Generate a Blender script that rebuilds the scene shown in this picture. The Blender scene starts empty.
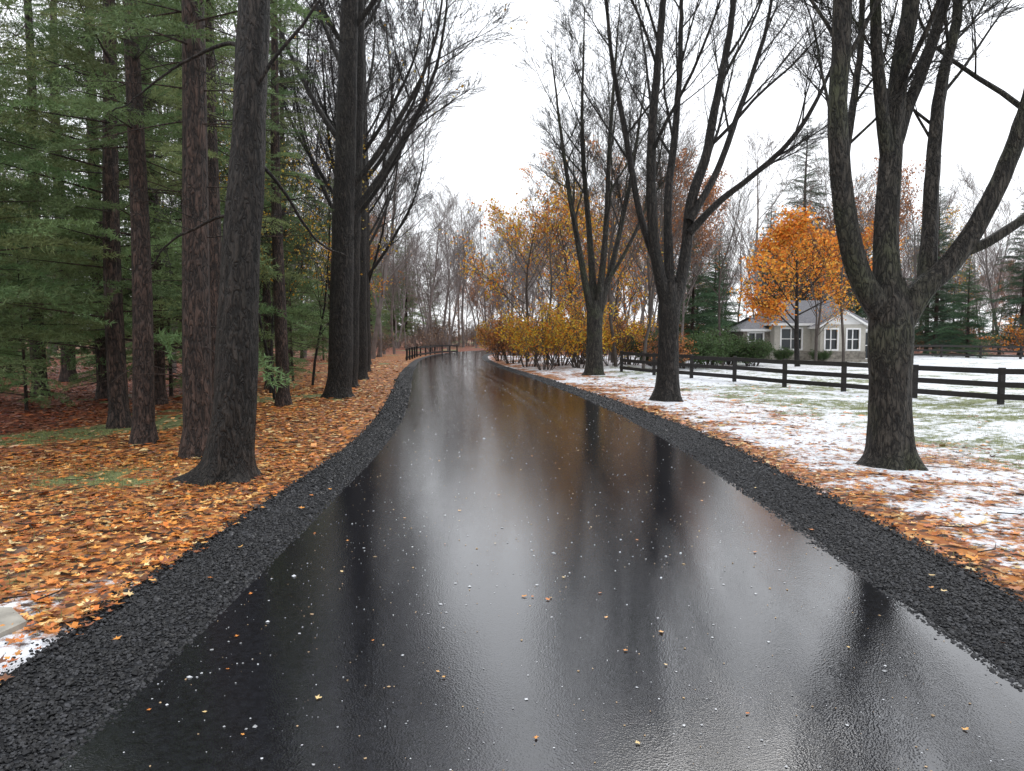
import bpy, math, random
import numpy as np
from mathutils import Vector, Matrix
rng=np.random.default_rng(7); random.seed(7)
scene=bpy.context.scene
R=math.radians
# ---------------------------------------------------------------- helpers
_T=rng.random((256,256))
def vn(x,y,s=0):
    x=np.asarray(x,float)+s*17.3; y=np.asarray(y,float)+s*9.7
    xi=np.floor(x).astype(int); yi=np.floor(y).astype(int); fx=x-xi; fy=y-yi
    fx=fx*fx*(3-2*fx); fy=fy*fy*(3-2*fy)
    a=_T[xi&255,yi&255]; b=_T[(xi+1)&255,yi&255]; c=_T[xi&255,(yi+1)&255]; d=_T[(xi+1)&255,(yi+1)&255]
    return (a*(1-fx)+b*fx)*(1-fy)+(c*(1-fx)+d*fx)*fy
def fbm(x,y,s=0,o=4):
    t=0;a=.5;n=0
    for i in range(o):
        t=t+a*vn(x*2**i,y*2**i,s+i*3); n+=a; a*=.55
    return t/n
def ss(a,b,x):
    t=np.clip((x-a)/(b-a),0,1); return t*t*(3-2*t)
def catmull(P,n):
    P=np.array(P,float); Q=np.vstack([2*P[0]-P[1],P,2*P[-1]-P[-2]]); out=[]
    for i in range(1,len(Q)-2):
        t=np.linspace(0,1,n,endpoint=False)[:,None]
        p0,p1,p2,p3=Q[i-1],Q[i],Q[i+1],Q[i+2]
        out.append(.5*((2*p1)+(-p0+p2)*t+(2*p0-5*p1+4*p2-p3)*t*t+(-p0+3*p1-3*p2+p3)*t**3))
    out.append(P[-1:]); return np.vstack(out)

class MB:
    def __init__(s): s.v=[];s.c=[];s.f={3:[],4:[]};s.m={3:[],4:[]};s.n=0
    def add(s,v,f,col=(1,1,1),m=0):
        v=np.asarray(v,float).reshape(-1,3); f=np.asarray(f,int); k=f.shape[1]
        s.v.append(v); c=np.asarray(col,float)
        if c.ndim==1: c=np.tile(c,(len(v),1))
        s.c.append(c); s.f[k].append(f+s.n); s.m[k].append(np.full(len(f),m)); s.n+=len(v)
    def mesh(s,name,mats,smooth=False):
        me=bpy.data.meshes.new(name)
        V=np.vstack(s.v).astype(np.float32); C=np.vstack(s.c)
        loops=[];starts=[];mi=[];off=0
        for k in (3,4):
            if s.f[k]:
                F=np.vstack(s.f[k]); loops.append(F.ravel()); starts.append(off+np.arange(len(F))*k); off+=F.size; mi.append(np.concatenate(s.m[k]))
        L=np.concatenate(loops).astype(np.int32); S=np.concatenate(starts).astype(np.int32); M=np.concatenate(mi).astype(np.int32)
        me.vertices.add(len(V)); me.vertices.foreach_set("co",V.ravel())
        me.loops.add(len(L)); me.loops.foreach_set("vertex_index",L)
        me.polygons.add(len(S)); me.polygons.foreach_set("loop_start",S)
        me.polygons.foreach_set("material_index",M)
        me.polygons.foreach_set("use_smooth",np.full(len(S),smooth))
        me.update(calc_edges=True)
        a=me.color_attributes.new("Col",'FLOAT_COLOR','POINT')
        cc=np.ones((len(V),4),np.float32); cc[:,:3]=C; a.data.foreach_set("color",cc.ravel())
        for m in mats: me.materials.append(m)
        return me
    def obj(s,name,mats,smooth=False):
        return link(name,s.mesh(name,mats,smooth))
def link(name,data,loc=(0,0,0),rz=0,sc=1,parent=None):
    o=bpy.data.objects.new(name,data); scene.collection.objects.link(o)
    o.location=loc; o.rotation_euler=(0,0,rz); o.scale=(sc,sc,sc) if not hasattr(sc,'__len__') else sc
    if parent: o.parent=parent
    return o
def box(mb,x0,x1,y0,y1,z0,z1,m=0,col=(1,1,1)):
    v=[(x,y,z) for x in(x0,x1) for y in(y0,y1) for z in(z0,z1)]
    mb.add(v,[(0,1,3,2),(4,6,7,5),(0,4,5,1),(2,3,7,6),(0,2,6,4),(1,5,7,3)],col,m)
# ---------------------------------------------------------------- materials
def newmat(name):
    m=bpy.data.materials.new(name); m.use_nodes=True; nt=m.node_tree
    b=nt.nodes["Principled BSDF"]; return m,nt,b
def N(nt,t,**k):
    n=nt.nodes.new(t)
    for a,v in k.items():
        if a in n.inputs.keys(): n.inputs[a].default_value=v
        else: setattr(n,a,v)
    return n
def ramp(nt,stops,interp='LINEAR'):
    n=nt.nodes.new('ShaderNodeValToRGB'); cr=n.color_ramp; cr.interpolation=interp
    while len(cr.elements)<len(stops): cr.elements.new(.5)
    for e,(p,c) in zip(cr.elements,stops): e.position=p; e.color=(*c,1) if len(c)==3 else c
    return n
def simple(name,col,rough=.8,var=.25,scale=8,bump=.2,spec=.3):
    m,nt,b=newmat(name); L=nt.links
    tc=N(nt,'ShaderNodeTexCoord'); no=N(nt,'ShaderNodeTexNoise',Scale=scale,Detail=4.0)
    L.new(tc.outputs['Object'],no.inputs['Vector'])
    r=ramp(nt,[(.25,tuple(c*(1-var) for c in col)),(.75,tuple(min(1,c*(1+var)) for c in col))])
    L.new(no.outputs['Fac'],r.inputs[0]); L.new(r.outputs[0],b.inputs['Base Color'])
    b.inputs['Roughness'].default_value=rough; b.inputs['Specular IOR Level'].default_value=spec
    if bump:
        bp=N(nt,'ShaderNodeBump',Strength=bump,Distance=.02); L.new(no.outputs['Fac'],bp.inputs['Height']); L.new(bp.outputs[0],b.inputs['Normal'])
    return m
def barkmat(name,c1,c2,c3,scale=9,bump=1.0,dist=.05,zs=.26):
    m,nt,b=newmat(name); L=nt.links
    tc=N(nt,'ShaderNodeTexCoord'); mp=N(nt,'ShaderNodeMapping'); mp.inputs['Scale'].default_value=(1,1,zs)
    L.new(tc.outputs['Object'],mp.inputs[0])
    n1=N(nt,'ShaderNodeTexNoise',Scale=scale*1.3,Detail=7.0,Roughness=.78,Distortion=.5); L.new(mp.outputs[0],n1.inputs['Vector'])
    n3=N(nt,'ShaderNodeTexNoise',Scale=scale*2.0,Detail=3.0,Roughness=.55,Distortion=.5); L.new(mp.outputs[0],n3.inputs['Vector'])
    n2=N(nt,'ShaderNodeTexNoise',Scale=1.3,Detail=3.0); L.new(tc.outputs['Object'],n2.inputs['Vector'])
    r=ramp(nt,[(.38,c1),(.5,tuple((p+q)/2 for p,q in zip(c1,c2))),(.62,c2)]); L.new(n1.outputs['Fac'],r.inputs[0])
    r2=ramp(nt,[(.48,(0,0,0)),(.7,(1,1,1))]); L.new(n2.outputs['Fac'],r2.inputs[0])
    mc=N(nt,'ShaderNodeMix',data_type='RGBA'); L.new(r2.outputs[0],mc.inputs[0]); L.new(r.outputs[0],mc.inputs[6]); mc.inputs[7].default_value=(*c3,1)
    sb=N(nt,'ShaderNodeMath',operation='SUBTRACT'); L.new(n3.outputs['Fac'],sb.inputs[0]); sb.inputs[1].default_value=.5
    ab=N(nt,'ShaderNodeMath',operation='ABSOLUTE'); L.new(sb.outputs[0],ab.inputs[0])
    vr=ramp(nt,[(0,(.12,.12,.12)),(.05,(.75,.75,.75)),(.14,(1.25,1.25,1.25))]); L.new(ab.outputs[0],vr.inputs[0])
    mm=N(nt,'ShaderNodeMix',data_type='RGBA',blend_type='MULTIPLY'); mm.inputs[0].default_value=1.0
    L.new(mc.outputs[2],mm.inputs[6]); L.new(vr.outputs[0],mm.inputs[7]); L.new(mm.outputs[2],b.inputs['Base Color'])
    ad=N(nt,'ShaderNodeMath',operation='MULTIPLY_ADD'); ad.inputs[1].default_value=.5
    L.new(vr.outputs[0],ad.inputs[0]); L.new(n1.outputs['Fac'],ad.inputs[2])
    bp=N(nt,'ShaderNodeBump',Strength=bump,Distance=dist); L.new(ad.outputs[0],bp.inputs['Height']); L.new(bp.outputs[0],b.inputs['Normal'])
    b.inputs['Roughness'].default_value=.6; b.inputs['Specular IOR Level'].default_value=.35
    return m
def colmat(name,rough=.7,trans=0,spec=.3,bump=0):
    m,nt,b=newmat(name); L=nt.links
    a=N(nt,'ShaderNodeVertexColor',layer_name='Col'); L.new(a.outputs[0],b.inputs['Base Color'])
    b.inputs['Roughness'].default_value=rough; b.inputs['Specular IOR Level'].default_value=spec
    if trans:
        out=nt.nodes['Material Output']; t=N(nt,'ShaderNodeBsdfTranslucent'); L.new(a.outputs[0],t.inputs[0])
        mx=N(nt,'ShaderNodeMixShader'); mx.inputs[0].default_value=trans; L.new(b.outputs[0],mx.inputs[1]); L.new(t.outputs[0],mx.inputs[2]); L.new(mx.outputs[0],out.inputs[0])
    return m
M_bark_dark=barkmat('bark_dark',(.008,.007,.006),(.046,.037,.031),(.032,.028,.023),9,dist=.06)
M_bark_maple=barkmat('bark_maple',(.014,.012,.010),(.078,.068,.055),(.06,.066,.036),10,dist=.06)
M_bark_pine=barkmat('bark_pine',(.018,.012,.010),(.095,.058,.044),(.065,.046,.038),8)
M_bark_hazed=simple('bark_hazed',(.19,.165,.155),.9,.35,3,0)  # distance haze painted into the colour: paler grey bark for far trees
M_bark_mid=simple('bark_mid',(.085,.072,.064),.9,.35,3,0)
M_leaf=colmat('autumn_leaf',.6,.35)
M_litter=colmat('leaf_litter',.45,0,.4)
M_needle=colmat('pine_needles',.6,.3,.25)
M_grass=colmat('grass_blades',.6,.2,.3)
M_stone=colmat('gravel_stone',.4,0,.3)
M_spot=colmat('ice_pellets',.5,0,.4)
# ---------------------------------------------------------------- road geometry
CL=catmull([(.33,-30),(.33,-10),(.33,2.8),(.32,8),(.22,12.5),(-.25,18.5),(-1.4,28),(-2.95,40),(-4.3,55),(-4.2,68),(-2,80),(4,91),(14,100),(32,107),(60,112)],24)
seg=np.r_[0,np.cumsum(np.linalg.norm(np.diff(CL,axis=0),axis=1))]
HWY=([-30,4,12,20,30,40,60,200],[2.15,2.15,2.28,2.4,2.4,2.2,2.1,2.1])
m80=CL[:,1]<80
def cx(y): return np.interp(y,CL[m80,1],CL[m80,0])
def hw(y): return np.interp(y,*HWY)
def dist_edge(x,y):
    x=np.asarray(x,float); y=np.asarray(y,float); sh=x.shape; X=x.ravel();Y=y.ravel(); out=np.empty(len(X))
    C=CL[::2]
    for i in range(0,len(X),20000):
        d=np.sqrt((X[i:i+20000,None]-C[None,:,0])**2+(Y[i:i+20000,None]-C[None,:,1])**2).min(1); out[i:i+20000]=d
    lat=np.abs(X-cx(Y)); out=np.where(Y<30,lat,out)
    return (out-hw(Y)).reshape(sh)
def side(x,y): return np.where(np.asarray(x)>cx(y),1.0,-1.0)
def gz(x,y,d=None):
    x=np.asarray(x,float); y=np.asarray(y,float)
    if d is None: d=dist_edge(x,y)
    a=ss(.8,5,d)
    return -.02-.03*ss(.6,-.2,d)+a*(.35*(fbm(x*.12,y*.12,5)-.5)+.06*(fbm(x*.9,y*.9,6)-.5))+.03*ss(.7,1.6,d)*(fbm(x*2.2,y*2.2,8)-.2)
def gz1(x,y): return float(gz(np.array([x]),np.array([y]))[0])
def fields(x,y,d=None):
    if d is None: d=dist_edge(x,y)
    s=side(x,y); right=s>0
    n=fbm(x*.55,y*.55,1); n2=fbm(x*1.7,y*1.7,2); n3=fbm(x*.3,y*.3,4); n4=fbm(x*3.5,y*3.5,14)
    sb=np.where(right, .46-.12*np.exp(-((d-.85)/.35)**2), .02+.40*ss(6.3,4.6,y)*ss(2.3,1.2,d))
    snow=ss(.36,.66,.35*n+.3*n2+.35*n4+sb-.42)
    snow=np.where(right&(d>1.2),.22+.70*snow,snow)
    snow=snow+np.where(right,.22*ss(22,34,y)*ss(3,6,d),0)
    snow=np.where(right|(y<7),snow,0)*np.where(y>62,.1,1)
    leaf=np.where(right, np.clip(1.25-.22*(d-.8),.0,1)*ss(.22,.45,n2+.22*(4.-d)/2), .97)
    leaf=np.where(right&(d>5),.2*ss(.42,.65,n2),leaf)
    leaf=np.where(right&(y>40)&(d<14),.75,leaf)
    leaf=np.where((y>62),.95,leaf)
    gl=np.where(right,0,1)*np.maximum(ss(.57,.66,n3+.06*(n2-.5))*ss(1.0,2.0,d), np.exp(-((y-(8.6+.5*np.sin(x*.9)))/1.0)**2)*ss(1.6,2.6,d)*ss(9,6,d)*ss(.38,.5,n2))
    leaf=leaf*(1-.75*gl)
    return snow,leaf,n,n2
# ---------------------------------------------------------------- ground
def axis(a): 
    out=[]
    for (s,e,st) in a: out.append(np.arange(s,e,st))
    return np.concatenate(out+[[a[-1][1]]])
gx=axis([(-700,-120,40),(-120,-50,5),(-50,-13,.7),(-13,15,.12),(15,60,.6),(60,140,5),(140,700,40)])
gy=axis([(-60,-4,2),(-4,26,.12),(26,70,.45),(70,150,3),(150,900,40)])
GX,GY=np.meshgrid(gx,gy); D=dist_edge(GX,GY); Z=gz(GX,GY,D)
sn,lf,n_,n2_=fields(GX,GY,D)
Z=Z+.02*sn*ss(.9,1.3,D)
nx,ny=len(gx),len(gy)
idx=np.arange(nx*ny).reshape(ny,nx)
F=np.stack([idx[:-1,:-1],idx[:-1,1:],idx[1:,1:],idx[1:,:-1]],-1).reshape(-1,4)
mb=MB()
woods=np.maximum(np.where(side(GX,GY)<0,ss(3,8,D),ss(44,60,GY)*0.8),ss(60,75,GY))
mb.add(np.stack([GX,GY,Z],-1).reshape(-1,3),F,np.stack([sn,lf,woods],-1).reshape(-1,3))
m,nt,b=newmat('ground_leaves_grass_snow'); L=nt.links
geo=N(nt,'ShaderNodeNewGeometry'); at=N(nt,'ShaderNodeVertexColor',layer_name='Col'); sp=N(nt,'ShaderNodeSeparateColor'); L.new(at.outputs[0],sp.inputs[0])
vo=N(nt,'ShaderNodeTexVoronoi',Scale=13.0); L.new(geo.outputs[0],vo.inputs['Vector'])
sc=N(nt,'ShaderNodeSeparateColor'); L.new(vo.outputs['Color'],sc.inputs[0])
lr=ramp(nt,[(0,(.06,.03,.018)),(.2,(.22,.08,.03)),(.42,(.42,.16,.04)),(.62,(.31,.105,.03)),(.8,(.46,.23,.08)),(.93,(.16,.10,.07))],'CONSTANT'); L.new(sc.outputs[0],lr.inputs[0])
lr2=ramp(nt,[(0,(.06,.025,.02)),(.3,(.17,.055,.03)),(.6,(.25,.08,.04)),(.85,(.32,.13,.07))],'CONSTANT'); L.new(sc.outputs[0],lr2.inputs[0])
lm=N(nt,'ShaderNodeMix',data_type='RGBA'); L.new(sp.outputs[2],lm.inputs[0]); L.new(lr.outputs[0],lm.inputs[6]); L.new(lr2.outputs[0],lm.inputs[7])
gn=N(nt,'ShaderNodeTexNoise',Scale=5.0,Detail=7.0,Roughness=.75); L.new(geo.outputs[0],gn.inputs['Vector'])
gr=ramp(nt,[(.3,(.06,.07,.03)),(.5,(.14,.165,.065)),(.68,(.27,.27,.13))]); L.new(gn.outputs['Fac'],gr.inputs[0])
fn=N(nt,'ShaderNodeTexNoise',Scale=8.0,Detail=6.0,Roughness=.8); L.new(geo.outputs[0],fn.inputs['Vector'])
def thr(sock,amp,lo,hi):
    a=N(nt,'ShaderNodeMath',operation='MULTIPLY_ADD'); L.new(fn.outputs['Fac'],a.inputs[0]); a.inputs[1].default_value=amp; L.new(sock,a.inputs[2])
    r=N(nt,'ShaderNodeMapRange'); r.inputs[1].default_value=lo+amp*.5; r.inputs[2].default_value=hi+amp*.5; L.new(a.outputs[0],r.inputs[0]); return r.outputs[0]
tl=thr(sp.outputs[1],1.6,.42,.5); ts=thr(sp.outputs[0],3.0,.42,.8)
m1=N(nt,'ShaderNodeMix',data_type='RGBA'); L.new(tl,m1.inputs[0]); L.new(gr.outputs[0],m1.inputs[6]); L.new(lm.outputs[2],m1.inputs[7])
m2=N(nt,'ShaderNodeMix',data_type='RGBA'); L.new(ts,m2.inputs[0]); L.new(m1.outputs[2],m2.inputs[6]); m2.inputs[7].default_value=(.70,.72,.75,1)
L.new(m2.outputs[2],b.inputs['Base Color']); b.inputs['Roughness'].default_value=.75; b.inputs['Specular IOR Level'].default_value=.25
ba=N(nt,'ShaderNodeMath',operation='ADD'); L.new(vo.outputs['Distance'],ba.inputs[0]); L.new(gn.outputs['Fac'],ba.inputs[1])
bp=N(nt,'ShaderNodeBump',Strength=.6,Distance=.04); L.new(ba.outputs[0],bp.inputs['Height']); L.new(bp.outputs[0],b.inputs['Normal'])
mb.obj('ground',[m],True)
# ---------------------------------------------------------------- road
tan=np.gradient(CL,axis=0); tan/=np.linalg.norm(tan,axis=1)[:,None]; nor=np.stack([tan[:,1],-tan[:,0]],1)
HW=hw(CL[:,1])
us=np.linspace(-1,1,17)
def strip(name,mat,offs,zs,uvu):
    mb=MB(); K=len(offs[0]); V=np.zeros((len(CL),K,3))
    V[:,:,0]=CL[:,None,0]+nor[:,None,0]*offs; V[:,:,1]=CL[:,None,1]+nor[:,None,1]*offs; V[:,:,2]=zs
    idx=np.arange(len(CL)*K).reshape(len(CL),K)
    F=np.stack([idx[:-1,:-1],idx[:-1,1:],idx[1:,1:],idx[1:,:-1]],-1).reshape(-1,4)
    c=np.zeros((len(CL),K,3)); c[:,:,0]=uvu; c[:,:,1]=seg[:,None]/10
    mb.add(V.reshape(-1,3),F,c.reshape(-1,3)); return mb.obj(name,[mat],True)
m,nt,b=newmat('wet_asphalt'); L=nt.links
geo=N(nt,'ShaderNodeNewGeometry'); at=N(nt,'ShaderNodeVertexColor',layer_name='Col')
mp=N(nt,'ShaderNodeMapping'); mp.inputs['Scale'].default_value=(5,.25,1); L.new(at.outputs[0],mp.inputs[0])
st=N(nt,'ShaderNodeTexNoise',Scale=1.6,Detail=3.0,Roughness=.6,Distortion=.2); L.new(mp.outputs[0],st.inputs['Vector'])
pt=N(nt,'ShaderNodeTexNoise',Scale=.9,Detail=4.0); L.new(geo.outputs[0],pt.inputs['Vector'])
vo=N(nt,'ShaderNodeTexVoronoi',Scale=95.0); L.new(geo.outputs[0],vo.inputs['Vector'])
no=N(nt,'ShaderNodeTexNoise',Scale=30.0,Detail=4.0,Roughness=.7); L.new(geo.outputs[0],no.inputs['Vector'])
def M(op,a,b_=None,c=None):
    n=N(nt,'ShaderNodeMath',operation=op)
    for i,v in enumerate((a,b_,c)):
        if v is None: continue
        if isinstance(v,(int,float)): n.inputs[i].default_value=v
        else: L.new(v,n.inputs[i])
    return n.outputs[0]
ad=M('MULTIPLY_ADD',pt.outputs['Fac'],.6,st.outputs['Fac'])
# wheel tracks running along the road: thin lines where the film of water is broken
sxy=N(nt,'ShaderNodeSeparateColor'); L.new(at.outputs[0],sxy.inputs[0]); u=sxy.outputs[0]
tn=N(nt,'ShaderNodeTexNoise',Scale=.5,Detail=1.0); tn.noise_dimensions='1D'; L.new(sxy.outputs[1],tn.inputs['W'])
uw=M('MULTIPLY_ADD',tn.outputs['Fac'],.25,M('SUBTRACT',u,.125))
def line(c,w): 
    q=M('DIVIDE',M('SUBTRACT',uw,c),w); return M('EXPONENT',M('MULTIPLY',M('MULTIPLY',q,q),-1.0))
tr=M('ADD',M('ADD',line(.38,.06),line(.22,.04)),M('ADD',line(-.44,.06),line(-.28,.04)))
sv=N(nt,'ShaderNodeMapRange'); sv.inputs[1].default_value=3.8; sv.inputs[2].default_value=5.0; L.new(sxy.outputs[1],sv.inputs[0])
tr=M('MULTIPLY',tr,sv.outputs[0])
rr=N(nt,'ShaderNodeMapRange'); rr.inputs[1].default_value=.6; rr.inputs[2].default_value=1.02; rr.inputs[3].default_value=.045; rr.inputs[4].default_value=.11; L.new(ad,rr.inputs[0])
L.new(M('MULTIPLY_ADD',tr,.05,rr.outputs[0]),b.inputs['Roughness'])
cr=ramp(nt,[(.35,(.006,.006,.007)),(.7,(.015,.016,.020))]); L.new(no.outputs['Fac'],cr.inputs[0]); L.new(cr.outputs[0],b.inputs['Base Color'])
ba=M('ADD',vo.outputs['Distance'],no.outputs['Fac'])
bs=N(nt,'ShaderNodeMapRange'); bs.inputs[1].default_value=.6; bs.inputs[2].default_value=1.02; bs.inputs[3].default_value=.08; bs.inputs[4].default_value=.13; L.new(ad,bs.inputs[0])
bp=N(nt,'ShaderNodeBump',Strength=.12,Distance=.004); L.new(M('MULTIPLY_ADD',tr,.09,bs.outputs[0]),bp.inputs['Strength']); L.new(ba,bp.inputs['Height']); L.new(bp.outputs[0],b.inputs['Normal'])
b.inputs['IOR'].default_value=1.8
wob=.05*(vn(seg*.8,seg*0+3)-.5)+.03*(vn(seg*3,seg*0+9)-.5)
strip('road',m,us[None,:]*(HW+wob)[:,None],.03*(1-us[None,:]**2)+0*HW[:,None],us[None,:])
# gravel shoulders
m,nt,b=newmat('wet_gravel'); L=nt.links
geo=N(nt,'ShaderNodeNewGeometry'); vo=N(nt,'ShaderNodeTexVoronoi',Scale=42.0); L.new(geo.outputs[0],vo.inputs['Vector'])
s=N(nt,'ShaderNodeSeparateColor'); L.new(vo.outputs['Color'],s.inputs[0])
r=ramp(nt,[(0,(.004,.004,.005)),(.6,(.011,.0115,.013)),(1,(.028,.03,.034))]); L.new(s.outputs[0],r.inputs[0]); L.new(r.outputs[0],b.inputs['Base Color'])
b.inputs['Roughness'].default_value=.6; b.inputs['Specular IOR Level'].default_value=.2
bp=N(nt,'ShaderNodeBump',Strength=1,Distance=.015,invert=True); L.new(vo.outputs['Distance'],bp.inputs['Height']); L.new(bp.outputs[0],b.inputs['Normal'])
GWL=np.interp(CL[:,1],[-30,5,12,30,60],[.74,.74,.5,.5,.4]); GWR=np.interp(CL[:,1],[-30,4,12,22,60],[.75,.8,.85,.6,.4])
t=np.linspace(0,1,9)
def gprof(t): return -.012+.018*np.sin(np.pi*np.clip(t,0,1))**.8-.012*np.clip(t,0,1)**3
prof=gprof(t)
strip('gravel_shoulder',m,-(HW[:,None]-.12+t[::-1][None,:]*(GWL+.16)[:,None]),prof[::-1][None,:]+0*HW[:,None],t[None,:])
strip('gravel_shoulder',m,(HW[:,None]-.12+t[None,:]*(GWR+.16)[:,None]),prof[None,:]+0*HW[:,None],t[None,:])
# stones
ico=np.array([(0,1,1.618),(0,-1,1.618),(0,1,-1.618),(0,-1,-1.618),(1,1.618,0),(-1,1.618,0),(1,-1.618,0),(-1,-1.618,0),(1.618,0,1),(-1.618,0,1),(1.618,0,-1),(-1.618,0,-1)])/1.9
from itertools import combinations
icf=[c for c in combinations(range(12),3) if all(abs(np.linalg.norm(ico[a]-ico[b_])-2/1.9)<.01 for a,b_ in combinations(c,2))]
icf=np.array([c if np.dot(np.cross(ico[c[1]]-ico[c[0]],ico[c[2]]-ico[c[0]]),ico[c[0]])>0 else (c[0],c[2],c[1]) for c in icf])
octv=np.array([(1,0,0),(0,1,0),(-1,0,0),(0,-1,0),(0,0,1),(0,0,-1)],float); octf=np.array([(0,1,4),(1,2,4),(2,3,4),(3,0,4),(1,0,5),(2,1,5),(3,2,5),(0,3,5)])
def scatter(mb,tv,tf,pos,scale,cols,jit=.25,flat=1,m=0,tilt=None):
    n=len(pos); k=len(tv)
    V=tv[None]*(1+jit*rng.uniform(-1,1,(n,k,1)))
    a=rng.uniform(0,2*np.pi,n); c,s_=np.cos(a),np.sin(a)
    V=V*scale[:,None,:]
    if tilt is not None:
        tx=rng.normal(0,tilt,n); ct,st_=np.cos(tx),np.sin(tx); y=V[:,:,1]*ct[:,None]-V[:,:,2]*st_[:,None]; z=V[:,:,1]*st_[:,None]+V[:,:,2]*ct[:,None]; V=np.stack([V[:,:,0],y,z],-1)
    x=V[:,:,0]*c[:,None]-V[:,:,1]*s_[:,None]; y=V[:,:,0]*s_[:,None]+V[:,:,1]*c[:,None]
    V=np.stack([x,y,V[:,:,2]],-1)+pos[:,None,:]
    F=(tf[None]+(np.arange(n)*k)[:,None,None]).reshape(-1,tf.shape[1])
    mb.add(V.reshape(-1,3),F,np.repeat(cols,k,axis=0),m)
mb=MB()
for (ya,yb,dens,r0,tv,tf) in [(2.2,7,3600,.0085,ico,icf),(7,15,1800,.012,octv,octf),(15,40,400,.019,octv,octf)]:
    for s_ in(-1,1):
        n=int((yb-ya)*.85*dens); y=rng.uniform(ya,yb,n)
        w=np.interp(y,CL[m80,1],(GWL if s_<0 else GWR)[m80])
        t_=rng.random(n); t_=np.where(rng.random(n)<.05,t_*1.2-.1,t_); t_=np.where(t_>.9,t_+rng.exponential(.05,n),t_)
        off=hw(y)-.05+t_*(w+.03); x=cx(y)+s_*off
        tt=np.clip((off-hw(y)+.12)/(w+.16),0,1); z=np.maximum(gprof(tt),.0*tt-.004)+.003
        sz=r0*np.exp(rng.normal(0,.35,n)); g=.004+.035*rng.random(n)**2.6
        scatter(mb,tv,tf,np.stack([x,y,z],1),np.stack([sz,sz*rng.uniform(.7,1.1,n),sz*rng.uniform(.5,.9,n)],1),np.stack([g,g*1.02,g*1.12],1),tilt=.5)
mb.obj('gravel',[M_stone])
# ---------------------------------------------------------------- leaf litter
def leafshape(l=1):
    n=11; rr=[.95,.45,1,.42,.8,.25,.55,.25,.8,.42,1]
    v=[(0,0,.0)]
    for i in range(n):
        a=2*np.pi*i/n; v.append((rr[i]*np.cos(a),rr[i]*np.sin(a),.18*rr[i]**2))
    f=[(0,1+i,1+(i+1)%n) for i in range(n)]
    return np.array(v),np.array(f)
LV,LF=leafshape()
Q=np.array([(-1,-.6,.1),(.2,-.75,0),(1,.1,.15),(-.1,.7,0)]); QF=np.array([(0,1,2,3)])
pal=np.array([(.54,.18,.035),(.62,.26,.05),(.38,.105,.028),(.66,.36,.11),(.22,.08,.035),(.66,.48,.22),(.50,.15,.03),(.60,.21,.035),(.16,.065,.03)])
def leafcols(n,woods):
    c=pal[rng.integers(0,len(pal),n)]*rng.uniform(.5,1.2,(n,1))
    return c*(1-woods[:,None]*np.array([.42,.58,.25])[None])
mb=MB()
def litter(n,xa,xb,ya,yb,size,tv,tf,zoff=.012,tilt=.22):
    x=rng.uniform(xa,xb,n); y=rng.uniform(ya,yb,n); d=dist_edge(x,y); snw,lfc,a,b2=fields(x,y,d)
    w=np.where(x>cx(y),.82,.66)+.18*(fbm(x*1.2,y*1.2,31)-.5)
    edge=ss(w-.2,w+.1,d)*np.where(d<w,.3,1)
    p=lfc*edge*np.where(snw>.55,.3,1)
    k=(rng.random(n)<p)&(d>.1); x,y,d=x[k],y[k],d[k]; n=len(x)
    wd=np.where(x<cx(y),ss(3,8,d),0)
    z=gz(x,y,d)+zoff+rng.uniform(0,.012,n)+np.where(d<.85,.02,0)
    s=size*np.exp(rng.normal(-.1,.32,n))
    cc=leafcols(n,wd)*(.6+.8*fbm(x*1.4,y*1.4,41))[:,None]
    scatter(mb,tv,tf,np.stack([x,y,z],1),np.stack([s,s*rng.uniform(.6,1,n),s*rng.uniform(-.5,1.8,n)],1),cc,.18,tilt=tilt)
litter(20000,-9,-2.4,2.2,11,.043,LV,LF)
litter(8500,3,9,2.8,12,.040,LV,LF)
litter(26000,-14,-2.4,10,26,.052,Q,QF)
litter(15000,2.5,10,11,30,.048,Q,QF)
litter(16000,-24,-4,18,50,.07,Q,QF,.02)
mb.obj('fallen_leaves',[M_litter])
# fallen twigs
tw=[]
for i in range(170):
    sd=rng.random()<.75; y=rng.uniform(3,16); x=(cx(y)-hw(y)-rng.uniform(.8,5.5)) if sd else (cx(y)+hw(y)+rng.uniform(1,4)); a=rng.uniform(0,6.28); l=rng.uniform(.12,.5)
    P=np.array([[x,y,0],[x+.5*l*math.cos(a),y+.5*l*math.sin(a),0],[x+l*math.cos(a+.3),y+l*math.sin(a+.3),0]]); P[:,2]=gz(P[:,0],P[:,1])+.035
    tw.append((P,np.array([.006,.005,.002]),4))
# leaves and pellets on road
mb=MB()
n=110; y=2.6+rng.random(n)**1.6*22; x=cx(y)+rng.uniform(-.95,.95,n)*hw(y); u=(x-cx(y))/hw(y)
s=rng.uniform(.010,.024,n); c=pal[rng.choice([0,1,3,5,7],n)]
scatter(mb,LV,LF,np.stack([x,y,.03*(1-u*u)+.006],1),np.stack([s,s,s*.8],1),c,.15,tilt=.1)
n=22; y=rng.uniform(2.6,9,n); x=cx(y)+np.where(rng.random(n)<.6,-1,1)*(hw(y)+rng.uniform(0.05,.7,n)); s=rng.uniform(.02,.04,n)
scatter(mb,LV,LF,np.stack([x,y,0*x+.03],1),np.stack([s,s,s*.8],1),pal[rng.choice([0,1,3,5],n)],.15,tilt=.2)
mb.obj('fallen_leaves',[M_litter])
mb=MB(); n=5600; y=2.4+rng.random(n)**1.3*24; x=cx(y)+rng.uniform(-.98,.98,n)*hw(y); u=(x-cx(y))/hw(y)
k=rng.random(n)<ss(.25,.65,fbm(x*.7,y*.7,11)+.1-.08*u); x,y,u=x[k],y[k],u[k]; n=len(x)
s=.0025*np.exp(rng.normal(0,.6,n)); 
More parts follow.
